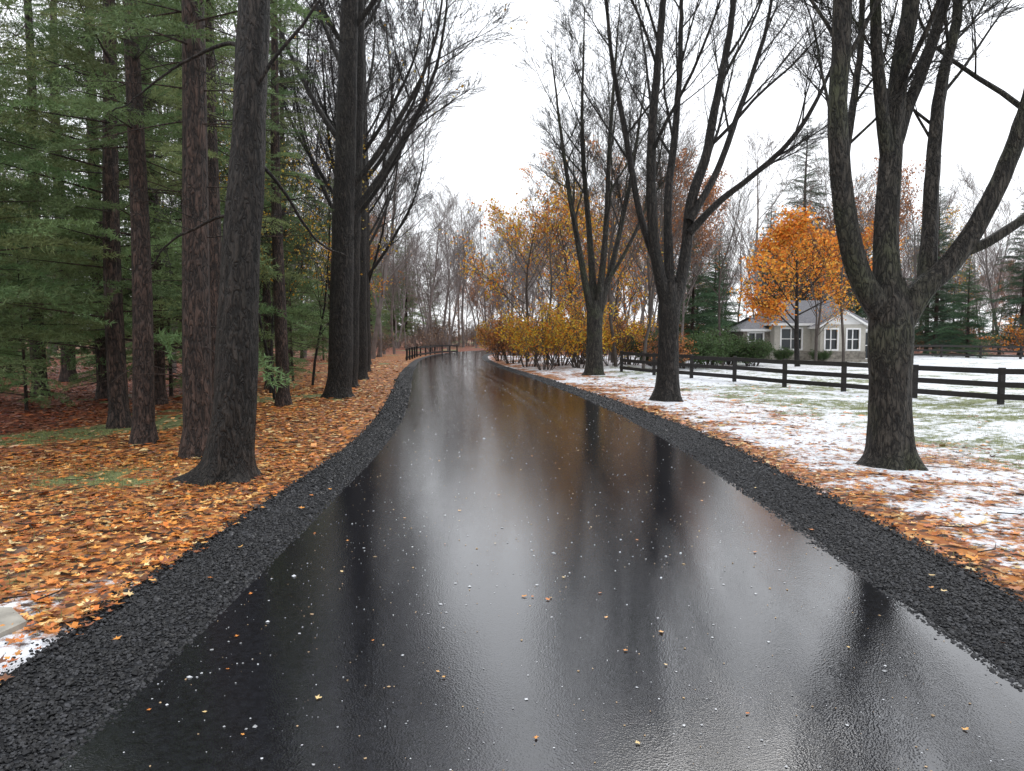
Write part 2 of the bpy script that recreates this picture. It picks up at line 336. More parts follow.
tint=np.where(rng.random(n)[:,None]<.35,np.array([[.5,.34,.18]]),np.array([[.60,.61,.62]]))
scatter(mb,octv,octf,np.stack([x,y,.03*(1-u*u)+.003],1),np.stack([s*1.3,s,s*.6],1),tint*rng.uniform(.4,1.1,(n,1)),.4)
mb.obj('snow_pellets',[M_spot])
# ---------------------------------------------------------------- grass blades
mb=MB()
BL=np.array([(-.05,0,0),(.05,0,0),(.12,.1,1)]); BF=np.array([(0,1,2)])
for (n,xa,xb,ya,yb,h) in [(60000,-9,-2.7,3,14,.05),(110000,3.2,14,4,20,.045)]:
    x=rng.uniform(xa,xb,n); y=rng.uniform(ya,yb,n); d=dist_edge(x,y); snw,lfc,a,b2=fields(x,y,d)
    p=np.clip(1.05-lfc,0.02,1)*np.where(snw>.6,.3,1)*(d>.85); k=rng.random(n)<p; x,y,d=x[k],y[k],d[k]; n=len(x)
    s=h*rng.uniform(.6,1.4,n); c=np.array([.15,.19,.06])[None]*rng.uniform(.5,1.4,(n,1))+np.array([.12,.08,.04])[None]*rng.random((n,1))
    scatter(mb,BL,BF,np.stack([x,y,gz(x,y,d)],1),np.stack([s,s*6,s],1),c,.2,tilt=.5)
mb.obj('grass',[M_grass])
# ---------------------------------------------------------------- tree generators
def tubes(mb,brs,col=(1,1,1),m=0,rough=0):
    for P,Rr,S in brs:
        P=np.asarray(P); Rr=np.asarray(Rr); n=len(P); T=np.gradient(P,axis=0); T/=np.linalg.norm(T,axis=1)[:,None]+1e-9
        ref=np.array([1,0,0.]) if abs(T[0,0])<.8 else np.array([0,1,0.])
        A=np.cross(T,ref); A/=np.linalg.norm(A,axis=1)[:,None]+1e-9; B=np.cross(T,A)
        th=np.arange(S)*2*np.pi/S
        rad=np.repeat(Rr[:,None],S,1)
        if rough and Rr[0]>.06:
            s=np.r_[0,np.cumsum(np.linalg.norm(np.diff(P,axis=0),axis=1))][:,None]
            cth=np.cos(th)[None,:]; sth=np.sin(th)[None,:]
            rad=rad*(1+rough*(fbm(cth*1.3+7+.2*s,sth*1.3+s*.9,3)-.5)*1.6)+.13*rough*(vn(cth*5+40+.6*vn(s*3,0*th[None,:]),sth*5+40+s*1.8,2)-.5)*np.minimum(1,rad/.15)
            if Rr[0]>.3: # root flare lobes
                rad=rad*(1+np.exp(-s/.22)*.24*np.sin(th[None,:]*5+1.3*np.sin(th[None,:]*2)))
        V=P[:,None,:]+rad[:,:,None]*(np.cos(th)[None,:,None]*A[:,None,:]+np.sin(th)[None,:,None]*B[:,None,:])
        i=np.arange(n*S).reshape(n,S); j=np.roll(i,-1,axis=1)
        F=np.stack([i[:-1],j[:-1],j[1:],i[1:]],-1).reshape(-1,4)
        mb.add(V.reshape(-1,3),F,col,m)
mb=MB(); tubes(mb,tw); mb.obj('fallen_twigs',[M_bark_dark])
def perp(d):
    v=rng.normal(size=3); v-=v.dot(d)*d; return v/np.linalg.norm(v)
def grow(out,tips,p,d,Ln,r,lev,P):
    sl=P['seg'][lev]; n=max(3,int(Ln/sl)); pts=[p]; dd=d.copy()
    W=rng.normal(0,P['wob'],(n,3)); up=P['up'][lev]; st=Ln/n
    for i in range(n):
        dd=dd+W[i]; dd[2]+=up; dd=dd/math.sqrt(dd[0]*dd[0]+dd[1]*dd[1]+dd[2]*dd[2]); pts.append(pts[-1]+dd*st)
    pts=np.array(pts); rr=np.maximum(P['rmin'],r*np.linspace(1,P['taper'],n+1))
    out.append((pts,rr,P['sides'][lev]))
    kids(out,tips,pts,rr,Ln,lev,P)
def kids(out,tips,pts,rr,Ln,lev,P,t0=None):
    n=len(pts)-1
    if lev>=P['max']:
        tips.append(pts[1:]); return
    t0=P['t0'][lev] if t0 is None else t0
    nc=P['n'][lev]
    for k in range(nc):
        t=t0+(1-t0)*(k+rng.random())/nc; q=min(t*n,n-.001); i=int(q); f=q-i
        pp=pts[i]*(1-f)+pts[i+1]*f; dd=pts[i+1]-pts[i]; dd/=np.linalg.norm(dd); rad=rr[i]*(1-f)+rr[i+1]*f
        an=R(rng.uniform(*P['ang'])); v=perp(dd); v[2]=v[2]*.6+.12; nd=np.cos(an)*dd+np.sin(an)*v; nd/=np.linalg.norm(nd)
        L2=Ln*P['ratio'][lev]*(1.15-.65*t)*rng.uniform(.7,1.25)
        grow(out,tips,pp,nd,L2,min(rad*P['rr'],L2*P.get('slim',.02)),lev+1,P)
PH=dict(seg=[.5,.4,.3,.22,.2],wob=.065,up=[.03,.05,.035,.03,.02],rmin=.003,taper=.3,sides=[14,7,5,3,3],max=4,t0=[.3,.2,.12,.1,.1],n=[9,9,7,5,0],ang=(22,48),ratio=[.7,.52,.55,.55,.5],rr=.42,slim=.014)
def hero(name,x,y,trunk,limbs,mat,P=PH,t0=.28,leaf=None,sides=28,lscale=.55,step=.07):
    mb=MB(); out=[];tips=[]
    def dens(pl,st):
        a=catmull(pl,12); s=np.r_[0,np.cumsum(np.linalg.norm(np.diff(a[:,:3],axis=0),axis=1))]; n=max(4,int(s[-1]/st)); t=np.linspace(0,s[-1],n)
        return np.stack([np.interp(t,s,a[:,k]) for k in range(4)],1),s[-1]
    a,_=dens(trunk,step); main=[(a[:,:3],a[:,3],sides)]
    for l in limbs:
        a,Ln=dens(l,step*1.6)
        w=np.cumsum(rng.normal(0,.010,(len(a),3)),axis=0)*np.linspace(0,1,len(a))[:,None]; a[:,:3]+=w
        main.append((a[:,:3],a[:,3],max(10,sides//2)))
        c=a[::3]; kids(out,tips,c[:,:3],c[:,3],Ln*lscale,0,P,t0)
    tubes(mb,main,rough=.16); tubes(mb,out)
    mats=[mat]
    if leaf: addleaves(mb,tips,leaf); mats.append(M_leaf)
    me=mb.mesh(name,mats,True)
    return link(name,me,(x,y,gz1(x,y)-.03))
def addleaves(mb,tips,leaf):
    cols,dn,size=leaf['cols'],leaf['n'],leaf['size']
    pts=np.vstack(tips); k=rng.integers(0,len(pts),dn); p=pts[k]+rng.normal(0,leaf.get('spread',.12),(dn,3))
    q=fbm(p[:,0]*.7+p[:,2]*.5,p[:,1]*.7+p[:,2]*.35,21); p=p[q>leaf.get('thr',.42)]; n=len(p)
    s=size*rng.uniform(.6,1.3,n)
    e1=rng.normal(size=(n,3)); e1/=np.linalg.norm(e1,axis=1)[:,None]; e2=np.cross(e1,rng.normal(size=(n,3))); e2/=np.linalg.norm(e2,axis=1)[:,None]
    T=np.array([(-1,0),(0,-.7),(1,0),(0,.75)]); V=p[:,None]+s[:,None,None]*(T[None,:,:1]*e1[:,None]+T[None,:,1:]*e2[:,None])
    F=np.arange(n*4).reshape(n,4); C=np.array(cols)[rng.integers(0,len(cols),n)]*rng.uniform(.65,1.25,(n,1))
    mb.add(V.reshape(-1,3),F,np.repeat(C,4,axis=0),1)
def L3(pl,y0=0,yv=0,extra=0):
    n=len(pl); return [(p[0],y0+yv*i/(n-1),p[1],p[2]) for i,p in enumerate(pl)]
# --- right foreground maple
hero('maple_tree',4.98,9.8,
 [(0,0,-.05,.50),(0,0,.12,.37),(-.01,0,.35,.30),(-.03,0,1.1,.265),(-.06,0,1.75,.28),(-.07,0,2.15,.25),(-.08,0,2.5,.17)],
 [L3([(-.1,1.95,.18),(-.36,2.25,.165),(-.60,2.65,.15),(-.84,3.4,.135),(-1.0,4.5,.115),(-1.05,6.1,.10),(-1.2,8,.07),(-1.0,11,.02)],0,-.6),
  L3([(-.07,2.0,.22),(-.1,2.8,.17),(-.06,3.6,.15),(.02,4.4,.135),(.16,5.3,.115),(.29,6.1,.10),(.5,8,.07),(.6,12,.02)],0,.5),
  L3([(-.02,4.1,.10),(.2,4.7,.085),(.45,5.3,.075),(.7,6.1,.065),(1.2,8.5,.02)],.2,.4),
  L3([(-.04,3.9,.10),(-.25,4.7,.085),(-.42,5.5,.07),(-.5,6.3,.06),(-.5,8.6,.02)],.2,-.6),
  L3([(.05,1.95,.2),(.30,2.35,.16),(.62,2.68,.14),(.92,3.2,.12),(1.22,3.95,.105),(1.5,5.0,.09),(1.7,5.9,.075),(1.9,8,.05),(1.8,11,.015)],0,-.5),
  L3([(.38,2.45,.12),(.5,3.2,.105),(.58,4.2,.09),(.75,5.2,.075),(.98,6.2,.06),(1.1,9,.02)],0,.8),
  L3([(.7,2.78,.07),(1.15,3.0,.06),(1.7,3.5,.05),(2.2,4.5,.04),(2.8,6.3,.012)],-.1,-.4),
  L3([(-.75,3.05,.06),(-.7,3.9,.055),(-.55,4.9,.045),(-.45,6.0,.035),(-.6,8,.012)],-.1,.5)],M_bark_maple,P=dict(PH,slim=.011,n=[11,9,7,4,0]),lscale=.46,t0=.22,sides=40,step=.05)
hero('maple_tree',4.05,19.6,
 [(0,0,-.05,.5),(0,0,.15,.40),(.02,0,.5,.32),(.03,0,1.5,.27),(.03,0,2.5,.28),(.05,0,3.1,.2)],
 [L3([(-.02,2.5,.2),(-.2,3.1,.17),(-.42,4.05,.15),(-.52,5.2,.13),(-.57,6.5,.115),(-.5,8.4,.095),(-.4,10.4,.07),(-.3,14.5,.015)],0,-.8),
  L3([(-.32,3.6,.11),(-.75,5,.09),(-1.1,7,.075),(-1.5,9.2,.055),(-1.9,12.5,.015)],0,.9),
  L3([(.1,2.5,.23),(.3,3.0,.18),(.47,3.8,.16),(.62,5.2,.14),(1.0,6.5,.12),(1.33,8.4,.10),(1.65,10.4,.07),(2,14.5,.015)],0,.6),
  L3([(.55,4.4,.11),(1.25,5.15,.09),(2.0,5.75,.075),(2.8,6.5,.06),(3.5,7.6,.045),(4.1,9.4,.015)],.1,-1),
  L3([(.55,4.7,.11),(1.35,6.1,.09),(2.0,7.8,.07),(2.7,9.9,.05),(3.1,12.5,.015)],.1,1.2),
  L3([(.05,2.8,.15),(.03,5.2,.11),(.29,7.3,.09),(.47,9.4,.065),(.6,13.5,.015)],0,1.2)],M_bark_dark,step=.12,sides=20)
PH3=dict(PH,rmin=.0045)
hero('maple_tree',3.5,31.9,
 [(0,0,-.05,.55),(0,0,.3,.42),(0,0,1.5,.34),(0,0,2.6,.34),(0,0,3.2,.22)],
 [L3([(-.1,2.4,.18),(-.5,4.2,.14),(-1.2,8,.09),(-1.9,13,.02)],0,-1),L3([(0,2.5,.2),(-.2,6,.13),(-.5,10,.08),(-.4,15.5,.02)],0,.8),
  L3([(.1,2.5,.18),(.4,6,.12),(.5,10,.08),(.8,15,.02)],0,-.8),L3([(.15,2.5,.18),(.9,5.3,.12),(1.6,8.7,.08),(2.2,13,.02)],0,1),
  L3([(.3,3.6,.1),(1.4,5.5,.075),(2.4,8,.05),(3,11,.015)],0,-.6)],M_bark_maple,P=PH3,step=.2,sides=14,lscale=.5)
# --- left foreground trunk
PL=dict(PH,n=[4,5,4,3,0],ang=(50,85),up=[.0,-.02,-.01,0,0],ratio=[.9,.45,.5,.5,.5],wob=.08)
hero('pine_tree',-3.38,8.9,
 [(-.05,0,-.06,.54),(-.03,0,.08,.39),(0,0,.3,.29),(.08,0,1,.245),(.19,0,2.5,.215),(.3,.05,4,.195),(.4,.1,5.7,.175),(.55,.1,8,.15),(.6,.1,12,.1),(.6,.1,16,.03)],
 [L3([(.3,3.9,.026),(.6,3.5,.02),(.9,2.95,.016),(1.25,2.7,.008)],0,.8),
  L3([(.35,4.9,.03),(.0,5.2,.025),(-.8,5.0,.016),(-1.8,4.5,.008)],0,.8),
  L3([(.3,4.4,.03),(.7,4.9,.022),(1.2,5.4,.015),(1.6,5.9,.006)],0,-.4),
  L3([(.2,3.0,.025),(-.2,3.2,.02),(-1.0,3.0,.014),(-1.7,2.6,.006)],0,1.4),
  L3([(.5,7.4,.05),(1.1,8.4,.04),(2.0,9.2,.025),(2.8,10.4,.01)],0,1.4),L3([(.5,8.4,.05),(-.6,9.4,.04),(-1.6,10.2,.025),(-2.8,11.4,.01)],0,.4)],M_bark_dark,P=PL,t0=.3,sides=44,step=.04,lscale=.35)
# --- row of tall trunks on the left
PR=dict(PH,rmin=.0042,n=[9,8,6,4,0],ang=(22,50),slim=.012)
yel=[(.6,.42,.05),(.6,.32,.04),(.62,.48,.12)]
def tallrow(x,y,r,lean,h,leaf=None,mat=M_bark_dark,low=4.0):
    tr=[(0,0,-.05,r*1.5),(0,0,.25,r*1.15),(lean*.1,0,1.2,r),(lean*.4,0,h*.35,r*.85),(lean*.7,0,h*.6,r*.62),(lean,0,h,.04)]
    lm=[]
    for i in range(10):
        z=low+(h*.9-low)*(i+rng.random()*.6)/10; a=rng.uniform(0,6.28); Ln=h*.235*(1.15-.6*i/10); bx=np.interp(z,[1.2,h*.35,h*.6,h],[lean*.1,lean*.4,lean*.7,lean]); rr=r*.26*(1.1-.6*i/10)
        dx,dy=math.cos(a),math.sin(a)
        lm.append([(bx,0,z,rr),(bx+dx*Ln*.25,dy*Ln*.25,z+Ln*.35,rr*.8),(bx+dx*Ln*.5,dy*Ln*.5,z+Ln*.85,rr*.5),(bx+dx*Ln*.6,dy*Ln*.6,z+Ln*1.5,.010)])
    hero('maple_tree',x,y,tr,lm,mat,P=PR,t0=.2,leaf=leaf,sides=16,step=.2,lscale=.55)
tallrow(-4.75,20.5,.33,.7,19,dict(cols=yel,n=900,size=.045,thr=.5))
tallrow(-5.35,24.5,.28,.7,18)
tallrow(-5.95,29,.34,.3,20)
tallrow(-6.9,35,.28,.1,19)
tallrow(-8.4,43,.30,.2,18)
# ---------------------------------------------------------------- pines
def bough_template():
    V=[];shade=[]
    n=17
    for k in range(n):
        t=.1+.9*k/(n-1)
        for sgn in (-1,1):
            if rng.random()<.08: continue
            Lt=(.42*(1-.75*t)+.06)*rng.uniform(.7,1.2); a=R(rng.uniform(38,65))
            d=np.array([math.cos(a),sgn*math.sin(a),rng.uniform(-.15,.12)]); p0=np.array([t,0,.10*math.sin(t*3)-.12*t*t])
            m=max(3,int(Lt/.035))
            for i in range(m):
                q=p0+d*Lt*(i+.5)/m+np.array([0,0,-.10*Lt*(i/m)**2])
                for j in range(6):
                    dd=d*.8+rng.normal(0,.55,3); dd/=np.linalg.norm(dd); l=rng.uniform(.03,.06); w=np.cross(dd,rng.normal(size=3)); w/=np.linalg.norm(w); w*=.0042
                    V+= [q-w,q+w,q+dd*l]; shade.append(rng.uniform(.7,1.3))
    V=np.array(V); return V,np.repeat(np.array(shade),3)
BT=[bough_template() for _ in range(4)]
def pine_mesh(name,H,r,low,Lmax,nb,bare=0,green=(.165,.23,.10),conic=1.0,deadn=10,lean=0.0):
    mb=MB(); z=np.linspace(-.05,H,40); P=np.stack([lean*z/H+.05*np.sin(z*.5),.05*np.cos(z*.4),z],1); rr=np.maximum(.015,r*(1-z/H)**.8); rr[0]*=1.4
    tubes(mb,[(P,rr,12)])
    for i in range(nb):
        f=((i+rng.random())/nb)**.9; zz=low+(H-low)*f; Ln=(Lmax*(1-f)**conic+.35)*rng.uniform(.6,1.15)
        az=i*2.4+rng.normal(0,.4); el=R(rng.uniform(-14,8)+22*f)
        BV,sh=BT[rng.integers(0,4)]
        v=BV*Ln; roll=rng.normal(0,.25); c,s=math.cos(roll),math.sin(roll); v=np.stack([v[:,0],v[:,1]*c-v[:,2]*s,v[:,1]*s+v[:,2]*c],1)
        c,s=math.cos(el),math.sin(el); v=np.stack([v[:,0]*c-v[:,2]*s,v[:,1],v[:,0]*s+v[:,2]*c],1)
        c,s=math.cos(az),math.sin(az); v=np.stack([v[:,0]*c-v[:,1]*s,v[:,0]*s+v[:,1]*c,v[:,2]],1)
        o=np.array([lean*zz/H,0,zz]); v=v+o
        g=np.array(green)*rng.uniform(.6,1.35)*np.array([rng.uniform(.85,1.2),1,1]); C=g[None]*sh[:,None]
        mb.add(v,np.arange(len(v)).reshape(-1,3),C,1)
        e=np.array([math.cos(az)*math.cos(el),math.sin(az)*math.cos(el),math.sin(el)]); t=np.linspace(0,.9,5)[:,None]
        tubes(mb,[(o+e*Ln*t,np.linspace(.010+.005*Ln,.003,5),4)])
    for i in range(deadn):
        zz=rng.uniform(.8,max(low+2,3)); az=rng.uniform(0,6.28); Ln=rng.uniform(.5,1.8); e=np.array([math.cos(az),math.sin(az),rng.uniform(-.3,.15)]); t=np.linspace(0,1,5)[:,None]
        tubes(mb,[(np.array([lean*zz/H,0,zz])+e*Ln*t+np.array([0,0,-.15])*t*t,np.linspace(.014,.003,5),4)])
    return mb.mesh(name,[M_bark_pine,M_needle])
PM=[pine_mesh('pine_a',17,.2,1.4,3.0,94),pine_mesh('pine_b',20,.24,2.2,3.4,98),pine_mesh('pine_c',14,.15,1.2,2.5,78),pine_mesh('pine_tall',20,.23,6.0,1.9,66,deadn=34),pine_mesh('pine_young',6,.07,.3,1.6,50,deadn=3,green=(.18,.26,.11))]
SP=[pine_mesh('spruce_a',14,.2,.5,3.4,150,green=(.075,.12,.075),conic=1.0,deadn=0),pine_mesh('spruce_b',8,.14,.2,2.4,120,green=(.075,.135,.07),deadn=0)]
def put(name,me,x,y,sc=1,parent=None,z=None):
    return link(name,me,(x,y,gz1(x,y) if z is None else z),rng.uniform(0,6.28),sc,parent)
for (x,y,k,s) in [(-4.45,10.7,3,.9),(-4.95,12.6,3,.76),(-6.0,12.2,3,.75),(-5.6,18.2,3,.72),(-7.6,14.5,0,.95),(-9.9,12.4,2,1),(-8.8,18.5,0,1),(-12.5,16.5,1,1),(-7.8,24,2,1),(-9.8,24.5,1,1),(-13.5,21.5,0,1.05),(-14.5,13.2,0,1),(-9.6,32,0,1),(-16,27,1,1),(-7.4,17.2,2,.95),(-10.8,19.8,0,1),
   (-12,22,4,.9),(-16,21,4,1.1),(-10.5,28,4,1),(-19,27,4,1.1),(-14,30,4,1.2),(-8.2,28,4,.7),(-21,31,4,1.2),(-9.6,21,4,.8),(-13.2,18.5,4,.9),(-11.2,17.2,4,.6)]:
    put('pine_tree',PM[k],x,y,s)
# ---------------------------------------------------------------- generic bare / autumn tree variants
def gen_tree(name,H,r,leaf=None,mat=M_bark_hazed,fork=.25,rmin=.012,n=(13,8,6,0),ang=(22,48),mx=3,lr=.48,up=.04):
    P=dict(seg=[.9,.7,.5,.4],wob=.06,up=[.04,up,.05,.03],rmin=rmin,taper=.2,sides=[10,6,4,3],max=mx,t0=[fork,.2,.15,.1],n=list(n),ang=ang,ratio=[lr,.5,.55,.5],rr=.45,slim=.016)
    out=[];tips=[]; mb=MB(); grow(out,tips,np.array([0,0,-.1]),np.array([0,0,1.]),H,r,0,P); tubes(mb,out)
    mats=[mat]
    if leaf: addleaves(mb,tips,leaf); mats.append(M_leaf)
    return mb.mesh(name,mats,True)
ora=[(.75,.25,.03),(.74,.33,.045),(.62,.18,.025),(.75,.42,.08)]
rus=[(.42,.17,.06),(.5,.21,.06),(.32,.14,.07)]
yo=[(.7,.47,.04),(.72,.36,.035),(.5,.38,.07),(.58,.2,.025)]
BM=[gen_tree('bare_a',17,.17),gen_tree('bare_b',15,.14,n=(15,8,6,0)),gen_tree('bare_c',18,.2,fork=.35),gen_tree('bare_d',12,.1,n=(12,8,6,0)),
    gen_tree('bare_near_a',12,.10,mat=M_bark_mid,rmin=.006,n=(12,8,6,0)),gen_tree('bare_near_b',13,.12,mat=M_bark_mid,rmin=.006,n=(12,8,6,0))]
OM=[gen_tree('autumn_orange',6.5,.16,dict(cols=ora,n=13000,size=.08,thr=.42,spread=.22),mat=M_bark_dark,ang=(45,75),lr=.72,up=.01,fork=.3),
    gen_tree('autumn_sparse',14,.14,dict(cols=ora,n=3500,size=.08,thr=.5,spread=.2)),
    gen_tree('autumn_rust',12,.13,dict(cols=rus,n=5000,size=.08,thr=.44,spread=.2)),
    gen_tree('autumn_yellow',10,.11,dict(cols=yo,n=3000,size=.08,thr=.48,spread=.2)),
    gen_tree('sapling_yellow',7,.05,dict(cols=yel,n=1500,size=.045,thr=.42,spread=.15),mat=M_bark_dark,rmin=.005),
    gen_tree('autumn_mid',8,.10,dict(cols=ora+yo,n=3500,size=.07,thr=.47,spread=.2),mat=M_bark_mid,rmin=.006,ang=(35,60),lr=.55)]
def shrub(name,H,cols,n,stems=22,thr=.38,mat=M_bark_mid,size=.055):
    mb=MB();out=[];tips=[]; P=dict(seg=[.3,.25,.2],wob=.12,up=[-.01,0,0],rmin=.006,taper=.3,sides=[4,3,3],max=2,t0=[.25,.2,.1],n=[8,4,0],ang=(20,60),ratio=[.4,.5,.5],rr=.6)
    for i in range(stems):
        a=rng.uniform(0,6.28); e=rng.uniform(.15,.75); d=np.array([math.cos(a)*e,math.sin(a)*e,1]); d/=np.linalg.norm(d)
        grow(out,tips,np.array([math.cos(a)*.3,math.sin(a)*.3,-.05]),d,H*rng.uniform(.6,1.1),.022,0,P)
    tubes(mb,out); addleaves(mb,tips,dict(cols=cols,n=n,size=size,thr=thr,spread=.1)); return mb.mesh(name,[mat,M_leaf])
SH=[shrub('shrub_yellow',3.0,yo,5000,thr=.42),shrub('shrub_orange',2.8,ora,4200,thr=.42),shrub('shrub_rust',2.2,rus,3000),shrub('shrub_bare',2.4,[(.3,.2,.13),(.24,.15,.1)],900,mat=M_bark_hazed,stems=26)]
SG=shrub('shrub_green',1.5,[(.06,.1,.035),(.08,.13,.05)],8000,stems=30,thr=.2,size=.045)
for (x,y,k,s) in [(1.6,36,0,.95),(3.4,37.5,0,1.1),(.9,40,0,1.0),(2.6,41,1,1.2),(5.2,39,0,.9),(6.5,41,2,1.1),(.1,45,2,1.2),(-.8,50,0,.9),(7.4,36.5,2,.8),(4.4,43,2,1.4)]:
    put('shrub',SH[k],x,y,s)
for (x,y,s) in [(8.8,37.5,1.1),(10.2,39,1.2),(15.2,47.6,.9),(17.3,48.0,.6),(19.4,47.2,.5),(24.0,48,.8),(12.6,44,1.3),(7.6,39.5,1.2),(13.6,42.5,1.0)]:
    put('evergreen_shrub',SG,x,y,s)
put('orange_maple_tree',OM[0],15.6,41,1.0)
put('orange_maple_tree',OM[0],24.5,58,1.3)
for (x,y,k,s) in [(2.0,42.5,5,1),(1.0,48,5,1.2),(3.8,46,5,1.1),(6.0,45,5,1.0),(4.0,49,3,1.0),(1.2,58,1,.9),(6.5,50,1,.9),(8.2,46,2,.9),(11,49,2,.8),(3.5,60,1,1.0),(-.2,64,3,1.0),(13.5,56,2,1),(26,60,1,.9),(31,66,2,1),(9.5,55,1,.9),(-9.5,47,5,.9),(18.6,46.0,5,.75)]:
    put('autumn_tree',OM[k],x,y,s)
for (x,y) in [(-6.2,19.6),(-6.8,25.5),(-7.1,22)]: put('young_maple_tree',OM[4],x,y,rng.uniform(.8,1.0))
for (x,y,k,s) in [(27,70,0,1.55),(34.5,57,1,.95),(44,65,0,1),(41,52,1,1.1),(38.5,70,0,1.1),(22.5,66,0,1.0),(12.2,51,1,1.1),(50,60,0,1.1),(17,62,0,.75),(14.5,54,1,1)]:
    put('spruce_tree',SP[k],x,y,s)
for (x,y,k,s) in [(5.2,37.5,4,.9),(8.5,44,5,1.0),(6.3,46,5,.95),(10.5,46.5,4,.9),(13,62,2,.9),(23.5,44.5,5,.75),(20,62,0,1),(-10,54,0,1),(-9.8,49,2,1),(-11.5,38,1,1),(-10.5,60,1,1),(18.2,45,4,.85),(6.2,35.5,4,.8),(7.6,42,5,.9),(5.2,53,5,1.1),(20.3,46,5,.8),(11.8,42,4,.8),(-10.5,30,5,1.1),(-12,37,5,1.1)]:
    put('bare_tree',BM[k],x,y,s)
# distant woodland
E=bpy.data.objects.new('distant_trees',None); scene.collection.objects.link(E)
def far(me,x,y,s): 
    link('tree',me,(x,y,gz1(x,y)-.05),rng.uniform(0,6.28),(s,s,s*rng.uniform(.85,1.15)),E)
def de(x,y): return float(dist_edge(np.array([x]),np.array([y]))[0])
cnt=0
while cnt<290:
    y=rng.uniform(58,150); x=rng.uniform(-75,100)
    if de(x,y)<2.2 or (12<x<30 and y<60) or x/y>.95: continue
    q=rng.random()
    if x<-12 and q<.55: me=PM[rng.integers(0,3)]
    elif q<.05 and x>8: me=SP[0]
    elif q<.24: me=OM[rng.choice([1,2,2,3])]
    else: me=BM[rng.integers(0,4)]
    far(me,x,y,rng.uniform(.72,1.05)); cnt+=1
cnt=0
while cnt<90:
    y=rng.uniform(92,165); x=rng.uniform(-38,18)
    if de(x,y)<1.8: continue
    far(BM[rng.integers(0,4)] if rng.random()<.85 else OM[2],x,y,rng.uniform(.75,1.0)); 
    if cnt%2==0: far(SH[3],x+rng.uniform(-4,4),max(y-4,108),rng.uniform(1.2,2.2))
    cnt+=1
cnt=0
while cnt<70:
    y=rng.uniform(24,75); x=rng.uniform(-55,-11)
    if x>-15 and y<36: continue
    if de(x,y)<3: continue
    q=rng.random(); me=PM[rng.integers(0,3)] if q<.45 else PM[4] if q<.6 else BM[rng.integers(0,4)]
    far(me,x,y,rng.uniform(.85,1.15)); cnt+=1
for i in range(80):
    y=rng.uniform(60,120); x=rng.uniform(-40,90)
    if de(x,y)<1.5: continue
    if x<6: far(SH[3],x,y,rng.uniform(.8,1.3))
    else: far(SH[2] if rng.random()<.7 else SH[1],x,y,rng.uniform(.9,1.8))
# ---------------------------------------------------------------- fences
M_fence=simple('dark_fence_paint',(.018,.015,.014),.55,.4,14,.2,.4)
def fence(name,pts,h=.95,rails=3,sp=2.35,mat=M_fence):
    mb=MB(); pts=np.array(pts,float); sg=np.r_[0,np.cumsum(np.linalg.norm(np.diff(pts,axis=0),axis=1))]
    t=np.arange(0,sg[-1],sp); X=np.interp(t,sg,pts[:,0]); Y=np.interp(t,sg,pts[:,1])
    tops=[]
    for x,y in zip(X,Y):
        z=gz1(x,y); tops.append(z); i=rng.normal(0,.008,2)
        v=np.array([(sx*.06,sy*.06,zz) for sx in(-1,1) for sy in(-1,1) for zz in(0,h+.08)]); v[:,0]+=v[:,2]*i[0]; v[:,1]+=v[:,2]*i[1]
        mb.add(v+np.array([x,y,z-.05]),[(0,1,3,2),(4,6,7,5),(0,4,5,1),(2,3,7,6),(0,2,6,4),(1,5,7,3)])
    for i in range(len(X)-1):
        a=np.array([X[i],Y[i],tops[i]]); b_=np.array([X[i+1],Y[i+1],tops[i+1]]); d=(b_-a)[:2]; d/=np.linalg.norm(d); nn=np.array([d[1],-d[0],0])
        if nn[1]>0: nn=-nn
        for k in range(rails):
            zc=h*(.22+.70*k/(rails-1))+rng.normal(0,.008)
            v=[]
            for p in(a,b_):
                for o in(.063,.098):
                    for dz in(-.07,.07): v.append(p+nn*o+np.array([0,0,zc+dz+(.004 if p is a else 0)]))
            mb.add(v,[(0,1,3,2),(4,6,7,5),(0,4,5,1),(2,3,7,6),(0,2,6,4),(1,5,7,3)])
    mb.obj(name,[mat])
fence('wooden_fence',[(4.9,33.6),(12.6,18.5),(19,6)],.92)
fence('wooden_fence',[(24,57),(40,53.5),(62,49)],.95,sp=2.6)
fence('wooden_fence',[(-7.0,50),(-7.5,60),(-6.9,68),(-4.9,76)],.8,2,2.2)
